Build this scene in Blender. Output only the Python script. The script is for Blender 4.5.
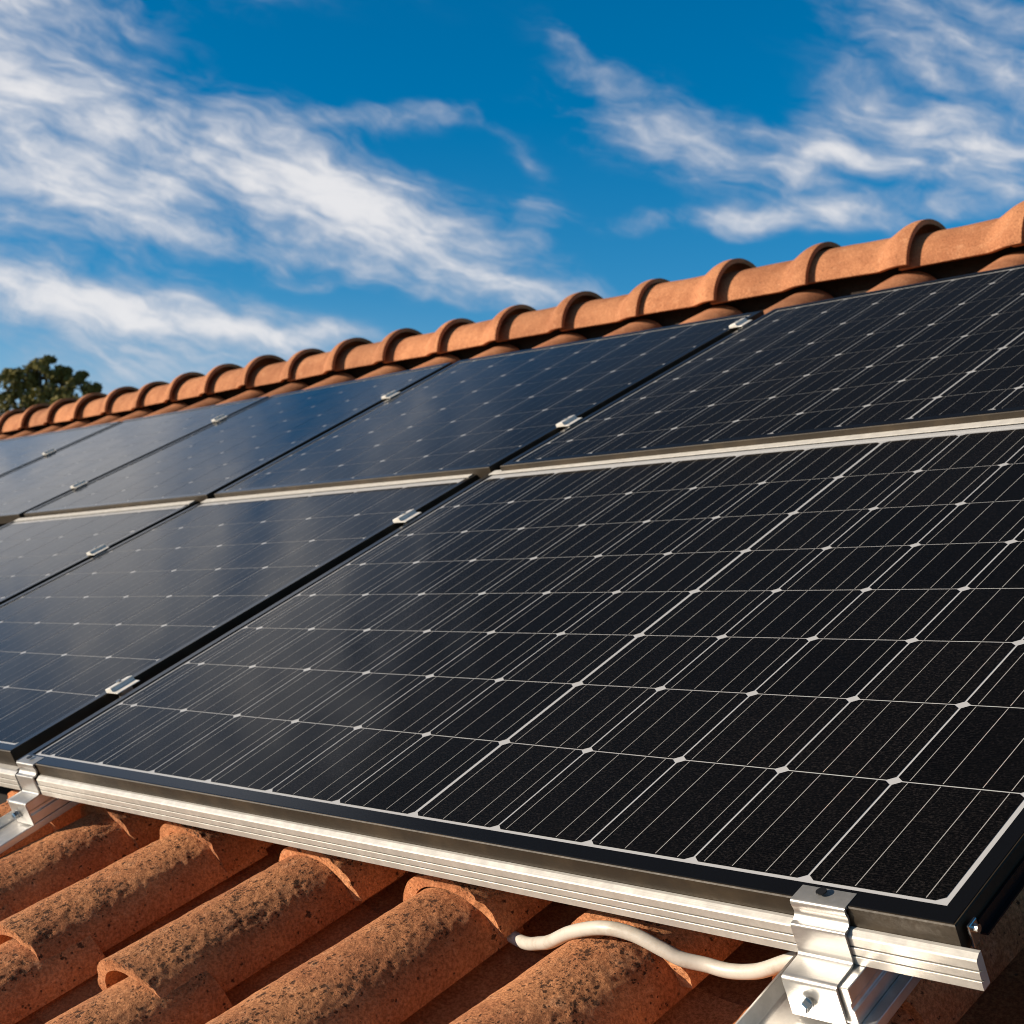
import bpy, bmesh, math, random
from mathutils import Vector, Matrix, noise
R = math.radians
random.seed(7)
scene = bpy.context.scene
for o in list(bpy.data.objects):
    bpy.data.objects.remove(o)

# ------------------------------------------------------------------ camera, sky, sun, exposure
PITCH = R(26.762)                     # roof slope
Z0 = 4.6                              # height of the panel field's middle line above the ground
CA, SA = math.cos(PITCH), math.sin(PITCH)

def W(u, v, n=0.0):
    """Roof coordinates (along the eave, up the slope, off the panel plane) -> world."""
    return Vector((u, v * CA - n * SA, Z0 + v * SA + n * CA))

cam_data = bpy.data.cameras.new("camera")
cam = bpy.data.objects.new("camera", cam_data)
scene.collection.objects.link(cam)
fw = Vector((-0.72438011, 0.68655272, 0.0626005))
rt = Vector((0.68790193, 0.72580365, 0.0)) ; rt.normalize()
upv = rt.cross(fw)
m = Matrix((rt, upv, -fw)).transposed().to_4x4()
m.translation = W(1.39105, -2.08863, 0.74264)
cam.matrix_world = m
cam_data.sensor_width = 36.0
cam_data.lens = 1460.26 * 36.0 / 1024.0
cam_data.clip_start = 0.05
cam_data.clip_end = 5000
cam_data.dof.use_dof = True
cam_data.dof.focus_distance = 1.5
cam_data.dof.aperture_fstop = 15.0
scene.camera = cam
scene.cycles.use_denoising = True
scene.cycles.filter_width = 1.0
scene.cycles.sample_clamp_indirect = 6.0
scene.render.resolution_x = scene.render.resolution_y = 1024

SUN_AZ = R(217)                       # compass-like: clockwise from +Y
SUN_EL = R(15.5)
sun_dir = Vector((math.sin(SUN_AZ) * math.cos(SUN_EL), math.cos(SUN_AZ) * math.cos(SUN_EL), math.sin(SUN_EL)))
sd = bpy.data.lights.new("sun", 'SUN')
sd.energy = 5.0
sd.angle = R(0.5)
sd.color = (1.0, 0.85, 0.67)
sun = bpy.data.objects.new("sun", sd)
scene.collection.objects.link(sun)
sun.rotation_euler = (-sun_dir).to_track_quat('-Z', 'Y').to_euler()
sun.location = (-20, -20, 30)

scene.view_settings.view_transform = 'Standard'
scene.view_settings.look = 'None'
scene.view_settings.exposure = 0.6
scene.view_settings.gamma = 1.0

world = bpy.data.worlds.new("World")
scene.world = world
world.use_nodes = True

class NT:
    """Tiny helper for writing node trees."""
    def __init__(s, tree):
        s.t = tree; tree.nodes.clear()
    def n(s, typ, **kw):
        nd = s.t.nodes.new(typ)
        for k, v in kw.items():
            if k.startswith('i_'):
                nd.inputs[k[2:].replace('_', ' ')].default_value = v
            else:
                setattr(nd, k, v)
        return nd
    def l(s, a, b):
        s.t.links.new(a, b)
    def put(s, sock, v):
        if isinstance(v, bpy.types.NodeSocket): s.l(v, sock)
        else: sock.default_value = v
    def m(s, op, a, b=None, c=None, clamp=False):
        nd = s.t.nodes.new('ShaderNodeMath'); nd.operation = op; nd.use_clamp = clamp
        s.put(nd.inputs[0], a)
        if b is not None: s.put(nd.inputs[1], b)
        if c is not None: s.put(nd.inputs[2], c)
        return nd.outputs[0]
    def ss(s, x, lo, hi, a=0.0, b=1.0):
        nd = s.t.nodes.new('ShaderNodeMapRange'); nd.interpolation_type = 'SMOOTHSTEP'
        s.put(nd.inputs[0], x); nd.inputs[1].default_value = lo; nd.inputs[2].default_value = hi
        nd.inputs[3].default_value = a; nd.inputs[4].default_value = b
        return nd.outputs[0]
    def xyz(s, x, y, z):
        nd = s.t.nodes.new('ShaderNodeCombineXYZ')
        for i, q in enumerate((x, y, z)): s.put(nd.inputs[i], q)
        return nd.outputs[0]
    def noise(s, vec, scale, detail=4, rough=0.55, dist=0.0, col=False, lac=2.0):
        nd = s.t.nodes.new('ShaderNodeTexNoise')
        if vec is not None: s.l(vec, nd.inputs['Vector'])
        nd.inputs['Scale'].default_value = scale; nd.inputs['Detail'].default_value = detail
        nd.inputs['Roughness'].default_value = rough; nd.inputs['Distortion'].default_value = dist
        nd.inputs['Lacunarity'].default_value = lac
        return nd.outputs['Color' if col else 'Fac']
    def mix(s, f, a, b, mode='MIX'):
        nd = s.t.nodes.new('ShaderNodeMix'); nd.data_type = 'RGBA'; nd.blend_type = mode
        s.put(nd.inputs[0], f)
        for sock, v in ((nd.inputs[6], a), (nd.inputs[7], b)):
            if isinstance(v, tuple) and len(v) == 3: v = v + (1.0,)
            s.put(sock, v)
        return nd.outputs[2]

w = NT(world.node_tree)
out = w.n('ShaderNodeOutputWorld')
bg = w.n('ShaderNodeBackground')
sky = w.n('ShaderNodeTexSky')
sky.sky_type = 'NISHITA'
sky.sun_disc = False
sky.sun_elevation = SUN_EL
sky.sun_rotation = SUN_AZ
sky.altitude = 900
sky.air_density = 1.0
sky.dust_density = 0.25
sky.ozone_density = 2.6
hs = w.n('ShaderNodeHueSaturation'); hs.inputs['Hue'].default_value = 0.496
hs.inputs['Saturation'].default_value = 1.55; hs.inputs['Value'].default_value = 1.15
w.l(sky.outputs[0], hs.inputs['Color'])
tc = w.n('ShaderNodeTexCoord')
sp = w.n('ShaderNodeSeparateXYZ'); w.l(tc.outputs['Generated'], sp.inputs[0])
az = w.m('MULTIPLY', w.m('ARCTAN2', sp.outputs[1], sp.outputs[0]), 57.29578)
EL = w.m('MULTIPLY', w.m('ARCSINE', sp.outputs[2]), 57.29578)
# degrees to the south of the ridge's north-west view, wrapped to -180..180
AX = w.m('WRAP', w.m('SUBTRACT', 136.54, az), 180.0, -180.0)
w.l(w.ss(EL, 22.5, 34.0, 1.46, 0.8), hs.inputs['Saturation']); w.l(w.ss(EL, 23.0, 35.0, 1.34, 0.38), hs.inputs['Value'])  # sky dimmed and greyed above the view to darken panel reflections
# gentle domain warp so that the cirrus gets hooked, combed edges
pw = w.xyz(w.m('MULTIPLY', AX, 0.10), w.m('MULTIPLY', EL, 0.16), 3.7)
wn = w.n('ShaderNodeTexNoise'); w.l(pw, wn.inputs['Vector'])
wn.inputs['Scale'].default_value = 2.2; wn.inputs['Detail'].default_value = 3.0
ws = w.n('ShaderNodeSeparateXYZ'); w.l(wn.outputs['Color'], ws.inputs[0])
WX = w.m('ADD', AX, w.m('MULTIPLY', w.m('SUBTRACT', ws.outputs[0], 0.5), 3.0))
WY = w.m('ADD', EL, w.m('MULTIPLY', w.m('SUBTRACT', ws.outputs[1], 0.5), 2.0))

def blob(cx, cy, a, b, rot, amp):
    """Soft elliptical cloud bank at azimuth/elevation (degrees); rot tips it clockwise."""
    c, s_ = math.cos(R(rot)), math.sin(R(rot))
    dx = w.m('SUBTRACT', WX, cx); dy = w.m('SUBTRACT', WY, cy)
    p = w.m('DIVIDE', w.m('SUBTRACT', w.m('MULTIPLY', dx, c), w.m('MULTIPLY', dy, s_)), a)
    q = w.m('DIVIDE', w.m('ADD', w.m('MULTIPLY', dx, s_), w.m('MULTIPLY', dy, c)), b)
    r2 = w.m('ADD', w.m('MULTIPLY', p, p), w.m('MULTIPLY', q, q))
    return w.m('MULTIPLY', w.m('POWER', 2.71828, w.m('MULTIPLY', r2, -1.0)), amp)

BANKS = [
    # az-right, el, half-length, half-width, tilt, density
    (-13.5, 17.4, 9.5, 2.4, 14, 0.85), (-3.6, 14.2, 4.6, 1.7, 18, 0.95), (-17.0, 15.4, 5.0, 1.7, 8, 0.75),
    (-8.0, 16.0, 5.0, 1.3, 14, 0.7), (-13.5, 13.9, 3.2, 0.55, 4, 0.7), (-9.8, 13.2, 1.5, 0.5, 8, 0.7),
    (-5.2, 18.7, 4.0, 0.50, -2, 0.70), (-15.5, 11.2, 8.0, 1.35, 10, 1.25), (-12.0, 8.6, 6.0, 1.2, 12, 0.8),
    (-8.2, 9.9, 5.0, 0.8, 8, 0.5), (-19.0, 7.4, 5.0, 1.3, 0, 0.7), (-19.0, 22.3, 3.6, 1.1, 10, 0.65),
    (0.8, 12.0, 4.4, 0.75, 7, 0.65), (1.0, 15.2, 1.0, 0.8, -30, 0.55),
    (5.4, 18.4, 5.0, 1.6, 26, 0.50), (9.0, 17.0, 5.2, 1.3, 16, 0.50), (12.8, 17.8, 1.9, 1.3, -30, 0.6), (12.6, 16.8, 2.6, 0.6, 5, 0.5),
    (3.2, 20.6, 3.2, 0.6, 36, 0.40), (0.2, 17.6, 2.6, 0.5, 32, 0.30), (17.4, 20.6, 6.0, 3.8, 30, 0.72), (18.5, 16.4, 4.4, 1.8, 20, 0.75),
    (11.5, 14.7, 7.0, 0.55, 0, 0.90), (-7.6, 12.3, 1.5, 0.30, 2, 0.62), (-6.6, 10.4, 1.2, 0.4, 0, 0.4),
    (-25.0, 20.0, 5.0, 5.5, 0, 1.4), (-13.0, 26.0, 9.0, 2.4, 6, 0.6),  # unseen banks, here and next, added for the panels to reflect
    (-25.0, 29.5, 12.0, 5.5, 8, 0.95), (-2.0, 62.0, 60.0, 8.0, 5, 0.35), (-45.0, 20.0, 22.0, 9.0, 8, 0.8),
    (60.0, 25.0, 25.0, 8.0, 8, 0.6), (120.0, 30.0, 40.0, 10.0, 5, 0.6), (-110.0, 28.0, 35.0, 9.0, 5, 0.55),
]
env = None
for b_ in BANKS:
    e = blob(*b_)
    env = e if env is None else w.m('ADD', env, e)
t1 = R(16)
AL = w.m('ADD', w.m('MULTIPLY', WX, math.cos(t1)), w.m('MULTIPLY', WY, -math.sin(t1)))
AC = w.m('ADD', w.m('MULTIPLY', WX, math.sin(t1)), w.m('MULTIPLY', WY, math.cos(t1)))
n1 = w.noise(w.xyz(w.m('MULTIPLY', AL, 0.15), w.m('MULTIPLY', AC, 0.74), 1.3), 1.0, 9, 0.57, 0.2)
n2 = w.noise(w.xyz(w.m('MULTIPLY', AL, 0.55), w.m('MULTIPLY', AC, 1.15), 9.1), 1.0, 8, 0.58, 0.2)
nz = w.m('ADD', w.m('MULTIPLY', n1, 0.6), w.m('MULTIPLY', n2, 0.4))
dens = w.m('ADD', w.m('MULTIPLY', env, 0.58), w.m('MULTIPLY', w.m('SUBTRACT', nz, 0.5), 2.3))
dens = w.m('MULTIPLY', dens, w.ss(env, 0.02, 0.45))
mask = w.ss(dens, 0.0, 1.0, 0.0, 0.94)
bright = w.ss(dens, 0.3, 1.1)
cloud = w.mix(bright, (4.4, 4.9, 5.9), (8.3, 8.2, 8.3))
# thin bright veil low over the horizon
veil = w.m('MULTIPLY', w.ss(EL, 13.0, 3.0), w.ss(AX, 14.0, -17.0, 0.12, 0.72))
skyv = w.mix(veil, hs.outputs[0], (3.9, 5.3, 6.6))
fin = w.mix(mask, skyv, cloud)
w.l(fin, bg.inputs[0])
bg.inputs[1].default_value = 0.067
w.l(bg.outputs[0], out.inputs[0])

# ------------------------------------------------------------------ mesh helpers
class MB:
    """Collects vertices (world space) and faces, then links ONE mesh object."""
    def __init__(s): s.v = []; s.f = []; s.attr = {}
    def add(s, verts, faces):
        o = len(s.v); s.v += [Vector(p) for p in verts]; s.f += [tuple(i + o for i in f) for f in faces]
        return o
    def quad(s, a, b, c, d): s.add((a, b, c, d), ((0, 1, 2, 3),))
    def prism(s, ring0, ring1, cap=True):
        n = len(ring0)
        fs = [(i, (i + 1) % n, n + (i + 1) % n, n + i) for i in range(n)]
        if cap: fs += [tuple(range(n - 1, -1, -1)), tuple(range(n, 2 * n))]
        s.add(list(ring0) + list(ring1), fs)
    def box(s, u0, u1, v0, v1, n0, n1):
        r = lambda n: [W(u0, v0, n), W(u1, v0, n), W(u1, v1, n), W(u0, v1, n)]
        s.prism(r(n0), r(n1))
    def tube(s, pts, r, seg=12, cap=True):
        pts = [Vector(p) for p in pts]; rings = []; ref = Vector((0, 0, 1))
        for i, p in enumerate(pts):
            d = (pts[min(i + 1, len(pts) - 1)] - pts[max(i - 1, 0)]).normalized()
            if abs(d.dot(ref)) > 0.98: ref = Vector((0, 1, 0))
            a = d.cross(ref).normalized(); b = a.cross(d).normalized()
            rr = r[i] if isinstance(r, (list, tuple)) else r
            rings.append([p + (a * math.cos(t) + b * math.sin(t)) * rr for t in [2 * math.pi * k / seg for k in range(seg)]])
        o = len(s.v)
        vs = [q for g in rings for q in g]; fs = []
        for i in range(len(rings) - 1):
            for k in range(seg):
                fs.append((i * seg + k, i * seg + (k + 1) % seg, (i + 1) * seg + (k + 1) % seg, (i + 1) * seg + k))
        if cap: fs += [tuple(range(seg - 1, -1, -1)), tuple(range((len(rings) - 1) * seg, len(rings) * seg))]
        s.add(vs, fs)
    def build(s, name, mat, parent=None, base=None, smooth=False, bevel=0.0, normals=True):
        base = Vector(base) if base is not None else (parent.location.copy() if parent and parent.parent is None else Vector((0, 0, 0)))
        if parent is not None:
            base = Vector(parent['_base'])
        me = bpy.data.meshes.new(name)
        me.from_pydata([tuple(p - base) for p in s.v], [], s.f)
        me.validate()
        if normals:
            bm = bmesh.new(); bm.from_mesh(me); bmesh.ops.recalc_face_normals(bm, faces=bm.faces); bm.to_mesh(me); bm.free()
        for k, vals in s.attr.items():
            a = me.attributes.new(k, 'FLOAT', 'POINT'); a.data.foreach_set('value', vals)
        me.materials.append(mat)
        if smooth:
            me.polygons.foreach_set('use_smooth', [True] * len(me.polygons))
        o = bpy.data.objects.new(name, me); scene.collection.objects.link(o)
        if parent is not None:
            o.parent = parent
        else:
            o.location = base
        o['_base'] = tuple(base)
        if smooth == 'angle':
            md = o.modifiers.new('edge_split', 'EDGE_SPLIT'); md.split_angle = R(35)
        if bevel:
            md = o.modifiers.new('bevel', 'BEVEL'); md.width = bevel; md.segments = 2; md.limit_method = 'ANGLE'; md.angle_limit = R(40)
        return o

def tag(o, label=None, cat=None, group=None, kind=None):
    for k, v in (('label', label), ('category', cat), ('group', group), ('kind', kind)):
        if v: o[k] = v
    return o

def thing(name, base, label, cat, group=None):
    o = bpy.data.objects.new(name, None); scene.collection.objects.link(o)
    o.location = base; o['_base'] = tuple(base); o.empty_display_size = 0.1
    return tag(o, label, cat, group)

def lerp(a, b, t): return a + (b - a) * t
def sstep(a, b, x):
    t = max(0.0, min(1.0, (x - a) / (b - a))); return t * t * (3 - 2 * t)

# ------------------------------------------------------------------ materials
def principled(name, col=(0.5, 0.5, 0.5), rough=0.5, metal=0.0, spec=0.5):
    mt = bpy.data.materials.new(name); mt.use_nodes = True
    t = NT(mt.node_tree)
    o = t.n('ShaderNodeOutputMaterial'); p = t.n('ShaderNodeBsdfPrincipled')
    p.inputs['Base Color'].default_value = (*col, 1); p.inputs['Roughness'].default_value = rough
    p.inputs['Metallic'].default_value = metal; p.inputs['Specular IOR Level'].default_value = spec
    t.l(p.outputs[0], o.inputs[0])
    return mt, t, p

def bump(t, p, h, strength, dist, prev=None):
    b = t.n('ShaderNodeBump'); b.inputs['Strength'].default_value = strength; b.inputs['Distance'].default_value = dist
    t.l(h, b.inputs['Height'])
    if prev is not None: t.l(prev, b.inputs['Normal'])
    t.l(b.outputs[0], p.inputs['Normal'])
    return b.outputs[0]

def terracotta(name, base, dark, pale, weathered):
    """Fired clay; 'weathered' adds the lichen-dark, crumbly crest that old cover tiles have (mesh attribute crest)."""
    mt, t, p = principled(name, base, 0.92, 0, 0.25)
    tc = t.n('ShaderNodeTexCoord'); oi = t.n('ShaderNodeObjectInfo')
    off = t.n('ShaderNodeVectorMath', operation='ADD'); t.l(tc.outputs['Object'], off.inputs[0])
    sc_ = t.n('ShaderNodeVectorMath', operation='SCALE'); t.l(t.xyz(oi.outputs['Random'], oi.outputs['Random'], oi.outputs['Random']), sc_.inputs[0]); sc_.inputs['Scale'].default_value = 37.0
    t.l(sc_.outputs[0], off.inputs[1]); P = off.outputs[0]
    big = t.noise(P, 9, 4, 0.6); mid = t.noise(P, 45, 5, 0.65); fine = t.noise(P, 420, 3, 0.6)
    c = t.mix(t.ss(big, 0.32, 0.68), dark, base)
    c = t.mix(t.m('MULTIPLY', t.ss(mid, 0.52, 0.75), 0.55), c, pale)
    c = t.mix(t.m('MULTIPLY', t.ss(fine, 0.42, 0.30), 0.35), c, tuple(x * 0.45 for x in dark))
    # per-tile tint
    tint = t.mix(oi.outputs['Random'], (0.78, 0.75, 0.74), (1.12, 1.08, 1.05))
    c = t.mix(1.0, c, tint, 'MULTIPLY')
    # small dark pits everywhere
    vo = t.n('ShaderNodeTexVoronoi'); vo.inputs['Scale'].default_value = 75; t.l(P, vo.inputs['Vector'])
    pit = t.m('MULTIPLY', t.ss(vo.outputs['Distance'], 0.17, 0.10), t.ss(t.noise(P, 21, 2, 0.5), 0.50, 0.62))
    c = t.mix(t.m('MULTIPLY', pit, 0.8), c, (0.05, 0.028, 0.018))
    grain = t.noise(P, 250, 5, 0.72)
    h = t.m('ADD', t.m('MULTIPLY', fine, 0.25), t.m('MULTIPLY', mid, 0.55))
    h = t.m('SUBTRACT', h, t.m('MULTIPLY', pit, 0.5))
    gr = 0.55
    if weathered:
        at = t.n('ShaderNodeAttribute'); at.attribute_name = 'crest'
        cr = at.outputs['Fac']
        sp1 = t.noise(P, 150, 9, 0.78)
        clump = t.ss(t.noise(P, 24, 4, 0.65), 0.36, 0.60)
        msk = t.m('MULTIPLY', clump, t.m('ADD', t.m('MULTIPLY', cr, 0.95), 0.05))
        spots = None
        for sc_v, r1, r0 in ((95, 0.44, 0.24), (170, 0.46, 0.24), (290, 0.48, 0.26)):
            v2 = t.n('ShaderNodeTexVoronoi'); v2.inputs['Scale'].default_value = sc_v
            wob = t.n('ShaderNodeVectorMath', operation='ADD'); t.l(P, wob.inputs[0])
            wsc = t.n('ShaderNodeVectorMath', operation='SCALE'); t.l(t.noise(P, sc_v * 1.7, 3, 0.6, 0.0, True), wsc.inputs[0]); wsc.inputs['Scale'].default_value = 1.3 / sc_v
            t.l(wsc.outputs[0], wob.inputs[1]); t.l(wob.outputs[0], v2.inputs['Vector'])
            sep = t.n('ShaderNodeSeparateColor'); t.l(v2.outputs['Color'], sep.inputs[0])
            one = t.m('MULTIPLY', t.ss(v2.outputs['Distance'], r1, r0), t.m('LESS_THAN', sep.outputs[0], t.m('MULTIPLY', msk, 0.52)))
            spots = one if spots is None else t.m('MAXIMUM', spots, one)
        c = t.mix(t.m('MULTIPLY', spots, 0.88), c, (0.042, 0.020, 0.012))
        grey = t.m('MULTIPLY', t.m('MULTIPLY', cr, t.ss(t.noise(P, 13, 3, 0.6), 0.62, 0.70)), 0.35)
        c = t.mix(grey, c, (0.26, 0.17, 0.12))
        h = t.m('SUBTRACT', h, t.m('MULTIPLY', t.m('MULTIPLY', sp1, cr), 1.5))
        h = t.m('SUBTRACT', h, t.m('MULTIPLY', spots, 0.8))
        gr = t.m('ADD', 0.6, t.m('MULTIPLY', cr, 1.2))
    c = t.mix(t.ss(grain, 0.36, 0.64), t.mix(1.0, c, (0.66, 0.60, 0.57), 'MULTIPLY'), t.mix(1.0, c, (1.24, 1.23, 1.22), 'MULTIPLY'))
    t.l(c, p.inputs['Base Color'])
    b1 = bump(t, p, h, 0.85, 0.0028 if weathered else 0.0012)
    bump(t, p, t.m('MULTIPLY', grain, gr), 0.9, 0.0026 if weathered else 0.0016, b1)
    return mt

M_TILE = terracotta('weathered_terracotta', (0.54, 0.255, 0.118), (0.38, 0.158, 0.072), (0.62, 0.35, 0.20), True)
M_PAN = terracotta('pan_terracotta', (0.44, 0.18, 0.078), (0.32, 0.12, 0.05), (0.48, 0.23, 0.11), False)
M_RIDGE = terracotta('ridge_terracotta', (0.46, 0.218, 0.110), (0.33, 0.142, 0.070), (0.54, 0.30, 0.17), False)

# brushed aluminium
def alu(name, col, rough, metal=0.9):
    mt, t, p = principled(name, col, rough, metal, 0.5)
    tc = t.n('ShaderNodeTexCoord')
    mp = t.n('ShaderNodeMapping'); mp.inputs['Scale'].default_value = (4, 260, 260); t.l(tc.outputs['Object'], mp.inputs[0])
    br = t.noise(mp.outputs[0], 3, 4, 0.6); sm = t.noise(tc.outputs['Object'], 60, 4, 0.65)
    t.l(t.mix(t.ss(sm, 0.35, 0.75), tuple(x * 0.86 for x in col), col), p.inputs['Base Color'])
    t.l(t.m('ADD', t.m('MULTIPLY', sm, 0.22), rough - 0.1), p.inputs['Roughness'])
    bump(t, p, br, 0.12, 0.0006)
    return mt
M_ALU = alu('brushed_aluminium', (0.54, 0.525, 0.495), 0.42, 0.35)
M_ALU2 = alu('mill_aluminium', (0.72, 0.71, 0.69), 0.38, 0.85)
M_CLAMP = alu('clamp_aluminium', (0.47, 0.465, 0.455), 0.36, 0.70)
M_MID = alu('bright_clip_aluminium', (0.86, 0.84, 0.80), 0.35, 0.25)
M_ZINC = alu('zinc_steel', (0.55, 0.57, 0.58), 0.25, 1.0)

def black_frame():
    mt, t, p = principled('black_anodised_frame', (0.016, 0.015, 0.015), 0.5, 0.0, 0.3)
    tc = t.n('ShaderNodeTexCoord')
    n = t.noise(tc.outputs['Object'], 180, 4, 0.7)
    n2 = t.noise(tc.outputs['Object'], 14, 4, 0.6)
    c = t.mix(t.ss(n2, 0.4, 0.7), (0.022, 0.016, 0.010), (0.042, 0.030, 0.018))
    t.l(c, p.inputs['Base Color'])
    t.l(t.m('ADD', t.m('MULTIPLY', n, 0.25), 0.42), p.inputs['Roughness'])
    bump(t, p, n, 0.1, 0.0004)
    return mt
M_FRAME = black_frame()
M_EDGE = principled('black_glass_border', (0.004, 0.004, 0.0045), 0.16, 0.0, 0.42)[0]
M_FLANGE = principled('black_painted_flange', (0.008, 0.008, 0.010), 0.22, 0.0, 0.6)[0]

def laminate(name, kind):
    """What lies under the panel's front glass; the coat layer is that glass."""
    mt, t, p = principled(name, (0.5, 0.5, 0.5), 0.5, 0, 0.3)
    tc = t.n('ShaderNodeTexCoord'); O = tc.outputs['Object']
    if kind == 'cell':
        mp = t.n('ShaderNodeMapping'); mp.inputs['Scale'].default_value = (1.0, 1.6, 1.6); t.l(O, mp.inputs[0])
        g = t.noise(mp.outputs[0], 300, 3, 0.75); g2 = t.noise(O, 5, 2, 0.5)
        wv = t.n('ShaderNodeTexWave'); wv.bands_direction = 'Y'; wv.inputs['Scale'].default_value = 110; wv.inputs['Distortion'].default_value = 1.5
        wv.inputs['Detail'].default_value = 2; wv.inputs['Detail Scale'].default_value = 6; t.l(O, wv.inputs['Vector'])
        c = t.mix(t.ss(g, 0.47, 0.70), (0.0005, 0.0005, 0.0005), (0.0150, 0.0132, 0.0128))
        at = t.n('ShaderNodeAttribute'); at.attribute_name = 'cell_tone'
        c = t.mix(1.0, c, t.mix(at.outputs['Fac'], (0.55, 0.55, 0.62), (1.35, 1.3, 1.3)), 'MULTIPLY')
        c = t.mix(t.m('MULTIPLY', wv.outputs['Fac'], 0.35), c, (0.008, 0.0075, 0.0075))
        vo = t.n('ShaderNodeTexVoronoi'); vo.inputs['Scale'].default_value = 260; t.l(O, vo.inputs['Vector'])
        dust = t.m('MULTIPLY', t.ss(vo.outputs['Distance'], 0.13, 0.07), t.ss(t.noise(O, 40, 2, 0.5), 0.5, 0.65))
        c = t.mix(t.m('MULTIPLY', dust, 0.25), c, (0.10, 0.09, 0.085))
        t.l(c, p.inputs['Base Color']); p.inputs['Specular IOR Level'].default_value = 0.03
    elif kind == 'back':
        p.inputs['Base Color'].default_value = (0.42, 0.43, 0.45, 1)
    else:
        p.inputs['Base Color'].default_value = (0.32, 0.315, 0.31, 1); p.inputs['Roughness'].default_value = 0.45
    p.inputs['Coat Weight'].default_value = 1.0; p.inputs['Coat IOR'].default_value = 1.145
    sm = t.noise(O, 7, 5, 0.65)
    t.l(t.ss(sm, 0.3, 0.75, 0.05, 0.12), p.inputs['Coat Roughness'])
    return mt
M_CELL, M_BACK, M_BUS = laminate('silicon_cell', 'cell'), laminate('white_backsheet', 'back'), laminate('silver_busbar', 'bus')

M_CABLE, tt, pp = principled('white_conduit_plastic', (0.80, 0.76, 0.70), 0.42, 0, 0.45)
_tc = tt.n('ShaderNodeTexCoord'); _n = tt.noise(_tc.outputs['Object'], 25, 5, 0.7)
tt.l(tt.mix(tt.ss(_n, 0.45, 0.75), (0.50, 0.475, 0.43), (0.38, 0.34, 0.285)), pp.inputs['Base Color'])
bump(tt, pp, tt.noise(_tc.outputs['Object'], 160, 3, 0.6), 0.15, 0.0008)
M_STRIP = alu('pale_edge_strip', (0.72, 0.70, 0.66), 0.5, 0.3)
M_DECK = principled('roof_underlay', (0.010, 0.008, 0.007), 0.95)[0]
M_MORTAR_SHADE, tt, pp = principled('ridge_mortar_shade', (0.30, 0.22, 0.16), 0.95)
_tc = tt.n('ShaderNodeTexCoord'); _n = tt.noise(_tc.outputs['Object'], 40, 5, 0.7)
tt.l(tt.mix(_n, (0.010, 0.007, 0.005), (0.022, 0.014, 0.010)), pp.inputs['Base Color']); bump(tt, pp, _n, 0.8, 0.01)  # shade of the gap put into the mortar's near-black colour
M_WALL, tt, pp = principled('cream_render', (0.62, 0.54, 0.42), 0.9)
_tc = tt.n('ShaderNodeTexCoord'); bump(tt, pp, tt.noise(_tc.outputs['Object'], 60, 5, 0.7), 0.4, 0.01)
M_GROUND, tt, pp = principled('dry_grass_ground', (0.12, 0.11, 0.05), 0.95)
_tc = tt.n('ShaderNodeTexCoord'); _n = tt.noise(_tc.outputs['Object'], 0.3, 8, 0.65)
tt.l(tt.mix(_n, (0.07, 0.09, 0.03), (0.20, 0.16, 0.09)), pp.inputs['Base Color'])
M_BARK, tt, pp = principled('tree_bark', (0.10, 0.075, 0.05), 0.9)
_tc = tt.n('ShaderNodeTexCoord'); _n = tt.noise(_tc.outputs['Object'], 12, 5, 0.7)
tt.l(tt.mix(_n, (0.06, 0.045, 0.03), (0.16, 0.12, 0.09)), pp.inputs['Base Color']); bump(tt, pp, _n, 0.8, 0.03)
M_LEAF, tt, pp = principled('tree_leaves', (0.07, 0.085, 0.025), 0.65, 0, 0.3)
_at = tt.n('ShaderNodeAttribute'); _at.attribute_name = 'leaf_tone'
tt.l(tt.mix(_at.outputs['Fac'], (0.085, 0.088, 0.024), (0.25, 0.21, 0.06)), pp.inputs['Base Color'])

# ------------------------------------------------------------------ ground and house
g = MB(); g.quad((-3000, -3000, 0), (3000, -3000, 0), (3000, 3000, 0), (-3000, 3000, 0))
tag(g.build('ground', M_GROUND), kind='structure')

RIDGE_V0, RIDGE_N, RIDGE_SL = 1.790, -0.117, -0.028      # ridge axis: v at u=-1, n, dv/du
DECK_N = -0.245
AP_V = 1.735                                              # where the two roof slopes meet under the ridge caps
house = thing('house', W(-4.5, -2.6, DECK_N).xy.to_3d(), 'tile roofed house carrying the solar panels', 'house')
U0h, U1h, V0h = -10.5, 2.2, -2.35
def deck_v(u): return AP_V + RIDGE_SL * (u + 1)
d = MB()
a0, a1 = W(U0h, V0h, DECK_N), W(U1h, V0h, DECK_N); b0, b1 = W(U0h, deck_v(U0h), DECK_N), W(U1h, deck_v(U1h), DECK_N)
c0 = Vector((U0h, 2 * b0.y - a0.y, a0.z)); c1 = Vector((U1h, 2 * b1.y - a1.y, a1.z))
th = Vector((0, 0, -0.12))
d.prism([a0, b0, c0, c0 + th, b0 + th, a0 + th], [a1, b1, c1, c1 + th, b1 + th, a1 + th])
d.build('roof_deck', M_DECK, house)
mo = MB()  # bed added to fill and blacken the gap under the caps
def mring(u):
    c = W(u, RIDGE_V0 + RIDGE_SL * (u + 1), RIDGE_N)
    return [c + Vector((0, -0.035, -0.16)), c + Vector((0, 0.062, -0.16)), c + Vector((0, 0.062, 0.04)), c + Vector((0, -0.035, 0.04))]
mo.prism(mring(U0h + .3), mring(U1h - 0.3)); mo.build('ridge_mortar_shade', M_MORTAR_SHADE, house)
wl = MB()
x0, x1 = U0h + 0.3, U1h - 0.3; y0, y1 = a0.y + 0.4, c0.y - 0.4; zt = a0.z + 0.02
ym = 0.5 * (y0 + y1); zm = b0.z - 0.2
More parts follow.
